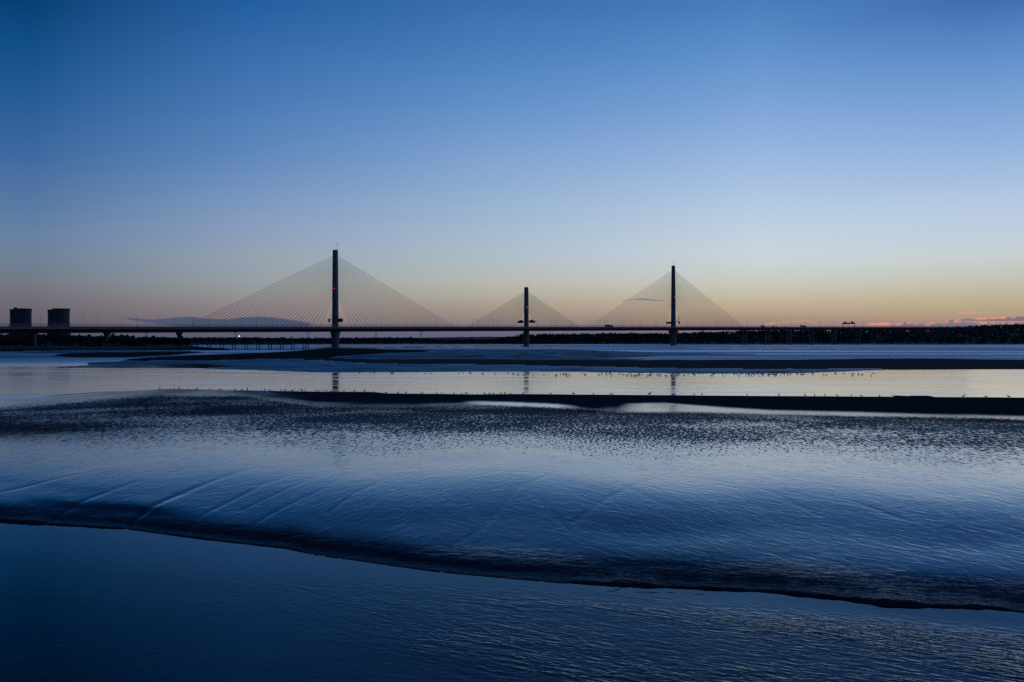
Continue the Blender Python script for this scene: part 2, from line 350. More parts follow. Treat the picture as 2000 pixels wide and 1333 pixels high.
def far_z(U, D):
    px = U*F + CX; y = HY + H*F/D
    wob = (fbm(U*D/40.0, D/90.0, 31))*2.6*np.clip((y - 676)/30, .1, 1)
    y = y + wob
    Z = np.full(U.shape, -.35); W = np.full(U.shape, .5); S = np.zeros(U.shape); N = np.zeros(U.shape)
    for pts, zm, wet, sp, *ln in BARS:
        xs = [p[0] for p in pts]; yt = np.interp(px, xs, [p[1] for p in pts]); yb = np.interp(px, xs, [p[2] for p in pts])
        t = (y - yt)/np.maximum(yb - yt, .05)
        pr = np.minimum(np.minimum(t/.14, (1 - t)/.55), 1.0)
        ins = np.minimum(np.clip((px - xs[0])/12 + .0, -1, 1), np.clip((xs[-1] - px)/12, -1, 1))
        pr = np.minimum(pr, ins)
        z = np.where(pr > 0, zm*sstep(0, 1, pr) + .004, np.maximum(pr, -1)*.3)
        up = z > Z
        Z = np.where(up, z, Z); W = np.where(up, wet, W); S = np.where(up, sp, S); N = np.where(up, ln[0] if ln else 0.0, N)
    return Z, W, S, N
RILLS = [  # drainage rills in the wet slope, px outlines on the bank surface: points, depth, half width
    ([(500,934),(420,952),(330,980),(255,1004),(205,1024)], .035, .30), ([(360,932),(270,952),(170,978),(90,1000),(20,1014)], .022, .28),
    ([(250,925),(150,938),(40,956),(-80,972)], .016, .3), ([(600,942),(520,962),(430,992),(360,1018)], .014, .22),
    ([(690,955),(600,985),(520,1010),(470,1030)], .012, .2), ([(640,950),(560,972),(470,1000)], .008, .2), ([(790,950),(690,985),(640,1012)], .010, .2),
    ([(455,1015),(410,1030),(372,1044)], .02, .10), ([(500,1024),(470,1036),(440,1052)], .016, .09), ([(660,1040),(640,1050),(622,1062)], .02, .08),
    ([(560,1030),(530,1042),(508,1054)], .018, .08), ([(880,1058),(868,1075),(860,1092)], .02, .09), ([(745,1040),(728,1052),(712,1066)], .014, .09),
    ([(1130,935),(1020,975),(930,1040),(880,1062)], .006, .25), ([(1330,950),(1230,980),(1120,1030)], .005, .3), ([(1420,960),(1520,990),(1600,1020)], .006, .3),
    ([(1150,955),(1230,985),(1300,1012)], .005, .3), ([(1560,980),(1660,1000),(1760,1030)], .006, .3), ([(980,960),(1060,1000),(1110,1040)], .005, .25)]
rrng = random.Random(77)
for k in range(46):
    x = rrng.uniform(240, 1950); e = np.interp(x, [0,300,620,1000,1200,1500,2000], [1000,1040,1064,1096,1106,1120,1148]); dx = rrng.uniform(10, 60)*(1 if x < 1150 or rrng.random() < .3 else -1); L_ = rrng.uniform(14, 60)
    RILLS.append(([(x + dx, e - L_), (x + dx*.45, e - L_*.5), (x, e + rrng.uniform(0, 12))], rrng.uniform(.006, .014), rrng.uniform(.07, .12)))
SEG = []
for pts, dep, hw in RILLS:
    wp = [((x - CX)/F*gd(y, .45), gd(y, .45)) for x, y in pts]
    nseg = len(wp) - 1
    for k, (a, b) in enumerate(zip(wp[:-1], wp[1:])): SEG.append((a, b, dep*1.25, hw*.72, k/nseg, (k + 1)/nseg))
def mud(U, D):
    Z = np.empty(U.shape); W = np.empty(U.shape); S = np.empty(U.shape); L = np.empty(U.shape)
    fz, fw, fs, fl_ = far_z(U, D); N = np.zeros(U.shape)
    for j in range(U.shape[1]):
        u = U[0, j]; px = u*F + CX; r = np.array(rows_for(px)); dj = D[:, j]
        near = dj < r[-1, 0]
        Z[:, j] = np.where(near, pchip(r[:, 0], r[:, 1], dj), fz[:, j])
        W[:, j] = np.where(near, np.interp(dj, r[:, 0], r[:, 2]), fw[:, j])
        S[:, j] = np.where(near, np.interp(dj, r[:, 0], r[:, 3]), fs[:, j])
        N[:, j] = np.where(near, 0, fl_[:, j])
        L[:, j] = np.where(near, np.interp(dj, r[:, 0], r[:, 4]), 0)
    X, Y = U*D, D
    nearm = sstep(20.5, 23, D + .30*X) * (1 - sstep(75, 95, D))
    rill = np.zeros(U.shape)
    for (ax, ay), (bx, by), dep, hw, k0, k1 in SEG:
        dx, dy = bx - ax, by - ay; t = np.clip(((X - ax)*dx + (Y - ay)*dy)/(dx*dx + dy*dy), 0, 1)
        wob = .12*vnoise(X*.9, Y*.5, 77)
        dd = np.hypot(X - ax - t*dx + wob, Y - ay - t*dy)
        along = k0 + (k1 - k0)*t; dl = dep*(.04 + .96*sstep(0, .75, along)); hl = hw*(1.05 - .45*along)
        rill = np.maximum(rill, dl*np.exp(-(dd/hl)**2))
    Z = Z - rill*nearm
    Z = Z + nearm*.022*fbm(X/3.0, Y/6.0, 5, 3)
    Z = Z + L*(.03*fbm(X*1.1, Y*2.4, 9, 4) + .018*fbm(X*4.5, Y*9, 19, 2))*sstep(.02, .08, Z)
    Z = Z + S*sstep(60, 90, D)*.02*fbm(X/2.5, Y/8, 15, 3)*(Z > 0)
    # damp patches on the left of the bank
    W = np.clip(W + (fbm(X/7., Y/16., 23, 3) - .0)*.35*(W > .05)*(W < .98), 0, 1)
    PX, PY = U*F + CX, HY + (H - Z)*F/D
    for cx, cy, sx, sy, k in [(60,838,190,15,.8),(420,806,170,15,.6),(760,812,160,9,.35),(-120,845,200,22,.6)]:
        W = W*(1 - k*np.exp(-((PX - cx)/sx)**2 - ((PY - cy)/sy)**2)*(D < 95))
    return Z, dict(wet=W, speckle=S, lump=L, lean=N)
# ---- wet mud material
m_mud, nt, out = new_mat('wet_mud')
tc = nt.new('ShaderNodeTexCoord').outputs['Object']
def attr(n): a = nt.new('ShaderNodeAttribute'); a.attribute_name = n; return a.outputs['Fac']
wet, spk, lump = attr('wet'), attr('speckle'), attr('lump')
n1 = nt.noise(nt.mapping(tc, (7.5, 2.0, 3), rot=R(6)), 1.0, 3.0, .62, .5)
n2 = nt.noise(nt.mapping(tc, (1.1, .5, 1)), 1.0, 2.0, .5)
patch = nt.noise(nt.mapping(tc, (.07, .10, .1), loc=(3,7,0)), 1.0, 3.0, .6)
h_s = nt.math('MULTIPLY', nt.math('ADD', nt.math('MULTIPLY', n1, .011), nt.math('MULTIPLY', n2, .02)), spk)
# between the ripples of the sandy flat lie small puddles; the crests are only damp
thr = nt.math('ADD', nt.math('ADD', nt.math('MULTIPLY', spk, .32), .265), nt.math('MULTIPLY', nt.math('SUBTRACT', patch, .5), nt.math('MULTIPLY', spk, .5)))
pud = nt.ramp(nt.math('SUBTRACT', n1, thr), -.03, .07)
wet = nt.math('MULTIPLY', wet, nt.math('ADD', nt.math('MULTIPLY', pud, .84), .16))
# crossing ripple trains on the smooth slope
ra = nt.noise(nt.mapping(tc, (2.9, 1.25, 1), rot=R(30)), 1.0, 1.8, .45, 1.3)
rb_ = nt.noise(nt.mapping(tc, (2.9, 1.25, 1), rot=R(-36)), 1.0, 1.8, .45, 1.3)
mxw = nt.noise(nt.mapping(tc, (.16, .22, 1)), 1.0, 2.0, .5)
sx_ = nt.new('ShaderNodeSeparateXYZ'); nt.link(tc, sx_.inputs[0])
wgt = nt.ramp(nt.math('ADD', nt.math('MULTIPLY', sx_.outputs[0], .05), mxw), .35, .75)
ra = nt.math('MULTIPLY', ra, nt.ramp(wgt, 0, 1, 1.7, .35)); rb_ = nt.math('MULTIPLY', rb_, nt.ramp(wgt, 0, 1, .35, 1.7))
fine = nt.noise(nt.mapping(tc, (2.2, 7.0, 1), rot=R(6)), 1.0, 2.0, .5)
h_r = nt.math('ADD', nt.math('MULTIPLY', nt.math('ADD', ra, rb_), .0088), nt.math('MULTIPLY', fine, .0013))
mic = nt.math('MULTIPLY', nt.noise(nt.mapping(tc, (1.6, 6.5, 4), rot=R(14)), 1.0, 4.0, .62, .5), nt.math('MULTIPLY', lump, .055))
hgt = nt.math('ADD', nt.math('ADD', h_s, h_r), mic)
bmp = nt.new('ShaderNodeBump'); bmp.inputs['Strength'].default_value = 1.0; bmp.inputs['Distance'].default_value = 1.0; nt.link(hgt, bmp.inputs['Height'])
dif = nt.new('ShaderNodeBsdfDiffuse'); colr = nt.mixc(nt.noise(tc, .35, 5.0, .6), (.04,.04,.04,1), (.08,.075,.068,1)); nt.link(colr, dif.inputs[0]); nt.link(bmp.outputs[0], dif.inputs['Normal'])
gl = nt.new('ShaderNodeBsdfGlossy'); gl.inputs[0].default_value = (1,1,1,1); nt.link(bmp.outputs[0], gl.inputs['Normal'])
nt.link(nt.math('ADD', nt.math('MULTIPLY', nt.math('POWER', nt.math('SUBTRACT', 1.0, wet, clamp=True), 3.0), .34), .085), gl.inputs['Roughness'])
# at this grazing view the steep lee faces of the ripples carry the surface: lean the ripple facets towards the near bank
def lean(nsock, amount):
    cx = nt.new('ShaderNodeCombineXYZ'); nt.link(nt.math('MULTIPLY', amount, -1.0), cx.inputs[1])
    ad = nt.new('ShaderNodeVectorMath', operation='ADD'); nt.link(nsock, ad.inputs[0]); nt.link(cx.outputs[0], ad.inputs[1])
    nm = nt.new('ShaderNodeVectorMath', operation='NORMALIZE'); nt.link(ad.outputs[0], nm.inputs[0]); return nm.outputs[0]
nrm_ = lean(bmp.outputs[0], nt.math('ADD', nt.math('MULTIPLY', nt.math('MULTIPLY', spk, nt.math('SUBTRACT', 1.0, nt.math('MULTIPLY', pud, .78))), .13), nt.math('ADD', nt.math('MULTIPLY', lump, .12), attr('lean'))))
nt.link(nrm_, gl.inputs['Normal'])
lw = nt.new('ShaderNodeLayerWeight'); lw.inputs[0].default_value = .5; nt.link(nrm_, lw.inputs['Normal'])
fr = nt.math('POWER', lw.outputs['Facing'], 3.6)
fr = nt.math('MULTIPLY', nt.math('ADD', nt.math('MULTIPLY', fr, .97), .03), nt.ramp(wet, 0, .9, .0, 1.0, smooth=False))
mx = nt.new('ShaderNodeMixShader'); nt.link(fr, mx.inputs[0]); nt.link(dif.outputs[0], mx.inputs[1]); nt.link(gl.outputs[0], mx.inputs[2]); nt.link(mx.outputs[0], out.inputs[0])
us = np.linspace(-.85, .85, 820)
ys = np.concatenate([np.arange(1420, 700, -1.2), np.arange(700, 674.3, -.35)])
Ds = H*F/(ys - HY)
mudo = tag(fan('mudflats', us, Ds, mud, m_mud), kind='structure')

# ------------------------------------------------------------------ river: one water sheet
m_w, nt, out = new_mat('river_water')
tc = nt.new('ShaderNodeTexCoord').outputs['Object']
sp_ = nt.new('ShaderNodeSeparateXYZ'); nt.link(tc, sp_.inputs[0]); wx, wy = sp_.outputs[0], sp_.outputs[1]
dedge = nt.math('SUBTRACT', nt.math('SUBTRACT', 24.0, nt.math('MULTIPLY', wx, .298)), wy)     # distance in front of the near mud edge
near = nt.math('MULTIPLY', nt.ramp(dedge, .6, 3.2), nt.ramp(wy, 24, 34, 1, 0))
gust = nt.ramp(nt.noise(nt.mapping(tc, (.10, .30, .1), rot=R(20)), 1.0, 2.0, .5), .34, .62, .35, 1.0)
nearamp = nt.math('MULTIPLY', nt.math('MULTIPLY', near, nt.ramp(wx, -7, 9, .10, 1.0)), gust)
wa = nt.noise(nt.mapping(tc, (1.5, 5.2, 1), rot=R(30)), 1.0, 2.0, .45, 1.1)
wb = nt.noise(nt.mapping(tc, (2.4, 9.0, 1), rot=R(12)), 1.0, 2.0, .45, .9)
wc = nt.noise(nt.mapping(tc, (4.0, 11.0, 1), rot=R(10)), 1.0, 2.0, .5)
hn = nt.math('MULTIPLY', nt.math('ADD', nt.math('MULTIPLY', wa, .043), nt.math('MULTIPLY', wb, .024)), nearamp)
hn = nt.math('ADD', hn, nt.math('MULTIPLY', wc, .0016))
mid = nt.math('MULTIPLY', nt.ramp(wy, 60, 100), nt.ramp(wy, 175, 260, 1, 0))
streak = nt.ramp(nt.noise(nt.mapping(tc, (.022, .20, 1), rot=R(2)), 1.0, 5.0, .62, .3), .44, .72)
hm = nt.math('MULTIPLY', nt.math('MULTIPLY', nt.noise(nt.mapping(tc, (.06, .22, 1)), 1.0, 2.0, .5), nt.ramp(streak, 0, 1, .02, .07)), mid)
farw = nt.ramp(wy, 200, 300)
hf = nt.math('MULTIPLY', nt.noise(nt.mapping(tc, (.25, .5, 1)), 1.0, 3.0, .6), nt.math('MULTIPLY', farw, .35))
hh = nt.math('ADD', nt.math('ADD', hn, hm), hf)
bmp = nt.new('ShaderNodeBump'); bmp.inputs['Strength'].default_value = 1.0; bmp.inputs['Distance'].default_value = 1.0; nt.link(hh, bmp.inputs['Height'])
dif = nt.new('ShaderNodeBsdfDiffuse'); dif.inputs[0].default_value = (.003,.006,.008,1)
gl = nt.new('ShaderNodeBsdfGlossy'); gl.inputs[0].default_value = (1,1,1,1); nt.link(bmp.outputs[0], gl.inputs['Normal'])
bands = nt.ramp(nt.noise(nt.mapping(tc, (.0012, .010, 1)), 1.0, 3.0, .6), .35, .65)
ro = nt.math('ADD', nt.math('MULTIPLY', farw, nt.ramp(bands, 0, 1, .34, .56)), nt.math('MULTIPLY', nt.math('MULTIPLY', streak, mid), .13))
nt.link(nt.math('ADD', nt.math('ADD', ro, nt.math('MULTIPLY', mid, .05)), .025), gl.inputs['Roughness'])
nrm_ = lean(bmp.outputs[0], nt.math('ADD', nt.math('ADD', nt.math('MULTIPLY', nearamp, .045), nt.ramp(wy, 28, 45, .035, 0.0)), nt.math('ADD', nt.math('MULTIPLY', farw, nt.ramp(bands, 0, 1, .05, .14)), nt.math('MULTIPLY', nt.math('MULTIPLY', streak, mid), .022))))
nt.link(nrm_, gl.inputs['Normal'])
lw = nt.new('ShaderNodeLayerWeight'); lw.inputs[0].default_value = .5; nt.link(nrm_, lw.inputs['Normal'])
fr = nt.math('ADD', nt.math('MULTIPLY', nt.math('POWER', lw.outputs['Facing'], nt.ramp(wy, 30, 70, 4.35, 3.0)), .98), .02)
mx = nt.new('ShaderNodeMixShader'); nt.link(fr, mx.inputs[0]); nt.link(dif.outputs[0], mx.inputs[1]); nt.link(gl.outputs[0], mx.inputs[2]); nt.link(mx.outputs[0], out.inputs[0])
mb = MB(); mb.add([(-6000,-60,0),(6000,-60,0),(6000,5800,0),(-6000,5800,0)], [(0,1,2,3)])
tag(mb.build('river', m_w), kind='structure')
mb = MB(); mb.add([(-6000,-60,-2.5),(6000,-60,-2.5),(6000,6000,-2.5),(-6000,6000,-2.5)], [(0,1,2,3)])
tag(mb.build('riverbed', M['grass']), kind='structure')

# ------------------------------------------------------------------ far land and wooded hills
LX   = [-900,-400, 0,150,250,330,374, 376,600,800,830,870,960,1000,1020,1200,1300,1360,1450,1700,1800,1850,1940,2000,2400,2900]
LTOP = [652,652,654,656,659,660,661, 659,660.5,659.5,662,665,664,657,653,651,651,649,646,643.5,641.5,639,635.5,633,627,623]
LD0  = [600,610,640,650,660,690,760,1650,1660,1670,1680,1690,1690,1690,1690,1690,1700,1700,1700,1700,1640,1620,1600,1580,1560,1560]
LDR  = [1250,1250,1250,1250,1250,1300,1350,2150,2150,2150,2150,2150,2100,2050,2050,2100,2150,2200,2250,2300,2350,2350,2400,2400,2400,2400]
def land_z(px, D):
    d0 = np.interp(px, LX, LD0); dr = np.interp(px, LX, LDR); yt = np.interp(px, LX, LTOP)
    zr = np.maximum(H + (HY - yt)*dr/F - 7.4, 1.6)
    z = -1.2 + 2.6*sstep(d0 - 20, d0 + 30, D) + (zr - 1.4)*sstep(d0 + 40, dr, D)
    return z
def land(U, D):
    px = U*F + CX
    z = land_z(px, D) + .9*fbm(U*D/60, D/60, 3, 4)*(D > 700)
    z = np.where(D > 3000, np.maximum(z*(1 - sstep(3000, 4500, D)) + 2.0, 2.0), z)
    return z, {}
Dl = np.concatenate([np.linspace(560, 1000, 90), np.linspace(1006, 2500, 180), np.geomspace(2520, 5700, 24)])
tag(fan('hills', np.linspace(-.95, 1.05, 420), Dl, land, M['grass']), kind='structure')

def wood(name, label, px0, px1, n, hmin, hmax, front=25, dens=22, topf=None, seed=1):
    r = np.random.RandomState(seed); V = []; Fc = []
    px = r.uniform(px0, px1, n); d0 = np.interp(px, LX, LD0); dr = np.interp(px, LX, LDR)
    D = d0 + front + (dr + 30 - d0 - front)*r.rand(n)**.8
    z0 = land_z(px, D); ht = r.uniform(hmin, hmax, n)*np.where(r.rand(n) < .08, 1.25, 1)
    for i in range(n):
        hgt = ht[i]; rx = hgt*r.uniform(.4, .62); k = dens
        p = r.normal(size=(k, 3)); p /= np.linalg.norm(p, axis=1)[:, None]; p *= (r.rand(k)**.4)[:, None]
        cx, cy, cz = (px[i] - CX)/F*D[i], D[i], z0[i] + hgt*.52
        P = p*np.array([rx, rx, hgt*.48]) + np.array([cx, cy, cz])
        a = r.normal(size=(k, 3)); b = r.normal(size=(k, 3)); a /= np.linalg.norm(a, axis=1)[:, None]; b -= (a*b).sum(1)[:, None]*a; b /= np.linalg.norm(b, axis=1)[:, None]
        s = r.uniform(.10, .2, k)[:, None]*hgt
        q = np.stack([P - a*s - b*s*.8, P + a*s - b*s*.6, P + a*s*.7 + b*s, P - a*s*.8 + b*s*.7], 1)
        o = len(V)*4 if False else i*k*4
        V.append(q.reshape(-1, 3)); Fc.append(np.arange(k*4).reshape(-1, 4) + o)
    mb = MB(); mb.v = [tuple(v) for v in np.concatenate(V)]; mb.f = [tuple(int(t) for t in f) for f in np.concatenate(Fc)]
    return tag(mb.build(name, M['leaf']), label, 'woodland', kind='stuff')
wood('woodland', 'dark belt of trees behind the left shore under the bridge deck', -420, 372, 1100, 5.5, 9, 60, seed=1)
wood('woodland', 'low dark woodland along the far bank between left and middle pylons', 376, 985, 1500, 6, 8.5, 20, seed=2)
wood('woodland', 'dense dark woodland filling the hillside right of the middle pylon', 965, 2420, 5200, 5.5, 8.2, 20, seed=3)
# a further, bluer ridge behind the far bank
def ridge(U, D):
    px = U*F + CX; yt = np.interp(px, [300,500,700,820,880,930,1000,1100,1300,1500], [664,662,661,660,659,658.3,658,656,654,655])
    z = 2 + (H + (HY - yt)*4300/F - 2)*np.exp(-((D - 4300)/300)**2) + 2.5*fbm(U*D/25, D/60, 41, 4)*np.exp(-((D - 4300)/300)**2)
    return z, {}
tag(fan('distant_ridge', np.linspace(-.45, .35, 400), np.linspace(3500, 5300, 50), ridge, M['leaf']), kind='structure')

def make_tree(px, D, ht, wd, label, group, seed):
    r = random.Random(seed); z0 = float(land_z(px, D)); t = empty('tree', ((px - CX)/F*D, D, z0))
    tag(t, label, 'tree', group)
    tr = MB(); tr.loft([(-.8,.35,.35),(ht*.3,.26,.26),(ht*.75,.08,.08)], 6)
    for k in range(5):
        a = r.uniform(0, 6.28); z = ht*r.uniform(.25, .55); tr.tube((0,0,z), (math.cos(a)*wd*.33, math.sin(a)*wd*.33, z + ht*.22), .12, .04, 5)
    tr.build('trunk', M['bark'], t)
    cr = MB()
    lobes = [(Vector((r.uniform(-.3,.3)*wd, r.uniform(-.3,.3)*wd, ht*r.uniform(.45,.85))), r.uniform(.16,.3)*wd) for _ in range(9)]
    for c, rad in lobes:
        for _ in range(26):
            p = c + Vector((r.gauss(0,1), r.gauss(0,1), r.gauss(0,.8))).normalized()*rad*r.uniform(.3,1.05)
            a = Vector((r.gauss(0,1), r.gauss(0,1), r.gauss(0,1))).normalized(); b = a.orthogonal().normalized(); s = r.uniform(.35,.8)
            cr.add([p - a*s - b*s*.7, p + a*s*.8 - b*s, p + a*s + b*s*.8, p - a*s*.7 + b*s], [(0,1,2,3)])
    cr.build('crown', M['leaf'], t)
for i, (px, D, ht, wd) in enumerate([(1795,2330,10,8),(1812,2340,13,11),(1823,2350,11,8),(1838,2350,9,7),(1851,2345,14,9),(1860,2355,12,9),(1872,2350,10,9),(1893,2360,13,13),(1908,2370,12,11),(1925,2380,13,14),(1946,2390,13,15),(1965,2390,12,14),(1984,2395,13,15)]):
    make_tree(px, D, ht*.72, wd*.85, 'dark tree on the skyline of the right hill, %s from the left' % nth(i + 1), 'trees on the right hill skyline', 50 + i)

# ------------------------------------------------------------------ cable-stayed bridge
def DX(X): return 970 + .9525*(X + 200.8) - .000346*(X + 200.8)*(X - 19.8)
def bridge_at(X):
    D = DX(X); s = (DX(X + .5) - DX(X - .5)); t = Vector((1, s, 0)).normalized()
    return Vector((X, D, H + .0159*D)), t, Vector((t.y, -t.x, 0))          # centre of deck top, tangent, normal towards the viewer's bank
def px_to_X(px):
    u = (px - CX)/F; a, b = -800.0, 1200.0
    for _ in range(60):
        m = (a + b)/2
        if m/DX(m) < u: a = m
        else: b = m
    return (a + b)/2
bridge = empty('cable_stayed_bridge', (-200.8, 970, 0)); bpy.context.view_layer.update()
tag(bridge, 'long concrete cable-stayed bridge with three single-column pylons crossing the estuary', 'bridge')
OFF = Vector((200.8, -970, 0))
class BMB(MB):
    def build(s, name, mat, parent=None, smooth=False, base=None):
        b = base if base is not None else Vector((-200.8, 970, 0))
        s.v = [tuple(Vector(p) - b) for p in s.v]; return MB.build(s, name, mat, parent, smooth)
Xs = np.arange(-640, 905, 5.0)
def sweep(mbx, profile, closed=True, xs=None):
    xs = Xs if xs is None else xs; n = len(profile); vs = []
    for X in xs:
        c, t, nn = bridge_at(float(X))
        for a, z in profile: vs.append(c + nn*a + Vector((0,0,z)))
    fs = []
    for j in range(len(xs) - 1):
        for i in range(n if closed else n - 1): fs.append((j*n+i, j*n+(i+1) % n, (j+1)*n+(i+1) % n, (j+1)*n+i))
    if closed: fs += [tuple(range(n))[::-1], tuple(range((len(xs)-1)*n, len(xs)*n))]
    mbx.add(vs, fs)
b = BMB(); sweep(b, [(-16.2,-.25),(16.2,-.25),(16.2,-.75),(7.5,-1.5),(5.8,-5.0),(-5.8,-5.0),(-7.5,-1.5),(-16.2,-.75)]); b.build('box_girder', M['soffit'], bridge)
b = BMB(); sweep(b, [(-15.9,-.24),(15.9,-.24),(15.9,-.02),(-15.9,-.02)]); b.build('road_surface', M['asphalt'], bridge)
for sgn in (1, -1):
    b = BMB(); sweep(b, [(sgn*16.2,-1.6),(sgn*16.6,-1.6),(sgn*16.6,.35),(sgn*16.2,.35)]); b.build('edge_beam', M['concrete'], bridge)
    b = BMB()
    for z in (1.0, 1.7, 2.4, 3.1): sweep(b, [(sgn*16.36,z),(sgn*16.44,z),(sgn*16.44,z+.09),(sgn*16.36,z+.09)])
    s = 0; X = -640.0
    while X < 900:
        c, t, nn = bridge_at(X); p = c + nn*sgn*16.4; b.tube(p + Vector((0,0,.35)), p + Vector((0,0,3.3)), .09, .07, 4); X += 3.0*t.x
    b.build('parapet_fence', M['steel'], bridge)
for sgn in (.9, -.9):
    b = BMB(); sweep(b, [(sgn-.25,-.02),(sgn+.25,-.02),(sgn+.12,.9),(sgn-.12,.9)]); b.build('central_barrier', M['concrete'], bridge)

def anchor_pts(pyl, pxs_out, pxs_in, n, ytop, ybot):
    D = pyl['D']; zt, zb = hz(ytop, D), hz(ybot, D); Xo, Xi = px_to_X(pxs_out), px_to_X(pxs_in); res = []
    for k in range(n):
        f = k/(n - 1); c, t, nn = bridge_at(Xo + (Xi - Xo)*f); res.append((Vector((pyl['X'], D, zt + (zb - zt)*f**.92)), c + Vector((0,0,.6))))
    return res
PYL = [dict(X=-200.8, D=970., top=489.5, px=655, ws=[(679,8.2),(660,8.6),(656,9.4),(651,11.2),(648,11.4)], up=[(646,7.6),(489.5,6.0)], mast=475, red=(-.6,564),
            cab=[(362,624,26,498.5,569),(888,687,26,498.5,568)], keep=19, lab='tall left pylon'),
       dict(X=19.8, D=1180., top=562, px=1028, ws=[(678,8.0),(650,8.4),(648,8.4)], up=[(646,6.8),(562,5.9)], mast=None, red=(1.0,600.5),
            cab=[(914,1006,17,568.5,602),(1131,1050,17,568.5,602)], keep=12, lab='short middle pylon'),
       dict(X=259., D=1370., top=520, px=1315, ws=[(677,9.0),(656,9.4),(653,11.6),(649,16.0),(647,16.2)], up=[(645,8.0),(520,5.8)], mast=507, red=(1.4,580.5),
            cab=[(1148,1299,29,527.5,582),(1452,1331,29,527.5,582)], keep=19, lab='tall right pylon')]
rest = BMB()
for P in PYL:
    D = P['D']; c, t, nn = bridge_at(P['X']); rot = math.atan2(t.y, t.x); loc = Vector((P['X'], D, 0))
    secs = [(hz(y, D), wd/2, wd/2) for y, wd in P['ws']] ; up = [(hz(y, D), wd/2, wd/2) for y, wd in P['up']]
    secs[0] = (-2.4,) + secs[0][1:]
    b = BMB(); b.loft(secs + up + [(up[-1][0] + .5, up[-1][1]*.8, up[-1][2]*.8)], 16, centre=(P['X'], D)); py = b.build('pylon', M['concrete'], bridge)
    tag(py, P['lab'])
    cab = BMB()
    k = P['keep']
    for side in P['cab']:
        A = anchor_pts(P, *side)
        for i, (p, q) in enumerate(A):
            if i < k:
                cb = BMB(); cb.tube(p, q, .19, .19, 5); cb.build('stay_cable', M['cable'], py)
            else: rest.tube(p, q, .19, .19, 5)
    if P['mast']:
        b = BMB(); x0 = P['X'] + (1.9 if P['px'] < 1000 else .8); zt = up[-1][0]; zm = hz(P['mast'], D)
        b.tube((x0, D, zt), (x0, D, zm), .16, .07, 6); b.ball((x0, D, zm - 2.2), .55, 6, 4); b.tube((x0 - .7, D, zm - 1.0), (x0 + .7, D, zm - 1.0), .08, .08, 4); b.build('antenna_mast', M['steel'], py)
    rx, ry = P['red']; f = (hz(ry, D) - up[0][0])/(up[-1][0] - up[0][0]); rad = up[0][1] + (up[-1][1] - up[0][1])*f
    b = BMB(); b.ball((P['X'] + rx, D - math.sqrt(max(rad*rad - rx*rx, 0)) - .25, hz(ry, D)), (.42 if P['px'] < 1000 else .5), 8, 5); b.build('warning_light', M['red'], py)
    # cantilevered equipment boxes just above the deck
    def part(nm, mat, boxes):
        q = BMB()
        for x0, x1, y0, y1 in boxes:
            X0, X1 = (x0 - CX)/F*D, (x1 - CX)/F*D; q.box(((X0+X1)/2, D, (hz(y0, D)+hz(y1, D))/2), (X1-X0, 2.6, hz(y0, D)-hz(y1, D)))
        q.build(nm, mat, py)
    if P['px'] == 655:
        part('equipment_box', M['darksteel'], [(641.6,644.8,624,629.8)]); part('equipment_box', M['darksteel'], [(661.8,666.2,623.2,629.4)]); part('equipment_box', M['darksteel'], [(667,669.4,623.2,629.8)])
        part('bracket_arm', M['darksteel'], [(641.6,650.2,623.2,624)]); part('bracket_arm', M['darksteel'], [(660,669.4,622.4,623.2)])
    elif P['px'] == 1028:
        part('equipment_box', M['darksteel'], [(1010.7,1022.2,627.4,631.6),(1015,1019.5,625.4,627.4)]); part('equipment_box', M['darksteel'], [(1033.6,1045.7,627,631),(1036.5,1041,625,627)])
        part('bracket_arm', M['darksteel'], [(1019,1024,626.6,627.4)]); part('bracket_arm', M['darksteel'], [(1032,1036.5,626.2,627)])
    else:
        part('equipment_box', M['darksteel'], [(1301,1304,628.8,633.2)]); part('equipment_box', M['darksteel'], [(1304.8,1310.8,628.8,633)]); part('equipment_box', M['darksteel'], [(1325.2,1328,628.8,633)])
        q = BMB(); z = lambda y: hz(y, D); xx = lambda p: (p - CX)/F*D
        q.tube((xx(1318), D, z(628.4)), (xx(1328), D, z(628.2)), .3); q.tube((xx(1322.5), D, z(628.2)), (xx(1327), D, z(619.4)), .45, .3); q.box((xx(1325.8), D, z(620.6)), (1.2, 1.0, 1.3)); q.tube((xx(1327), D, z(619.4)), (xx(1327.3), D, z(616.6)), .12)
        q.build('maintenance_crane', M['darksteel'], py)
tag(rest.build('stay_cable', M['cable'], bridge), kind='stuff')
def pier(px, wide, flare):
    X = px_to_X(px); c, t, nn = bridge_at(X); zt = c.z - 4.95; b = BMB()
    if flare: b.loft([(-2.4,wide*.5,wide*.5),(zt - 5.5,wide*.5,wide*.5),(zt - 3.2,wide*.62,wide*.62),(zt - 1.0,wide*.95,wide*.95),(zt,wide,wide)], 12, centre=(c.x, c.y))
    else:
        for s in (-3.6, 3.6):
            p = c + nn*s; b.loft([(-2.4,wide*.5,wide*.5),(zt - 1.6,wide*.5,wide*.5),(zt,wide*.7,wide*.7)], 12, centre=(p.x, p.y))
    b.build('pier', M['concrete'], bridge)
for px in (-110, 67, 209, 350): pier(px, 3.3, True)
for px in (1455, 1499, 1541, 1585, 1628, 1675): pier(px, 2.6, False)

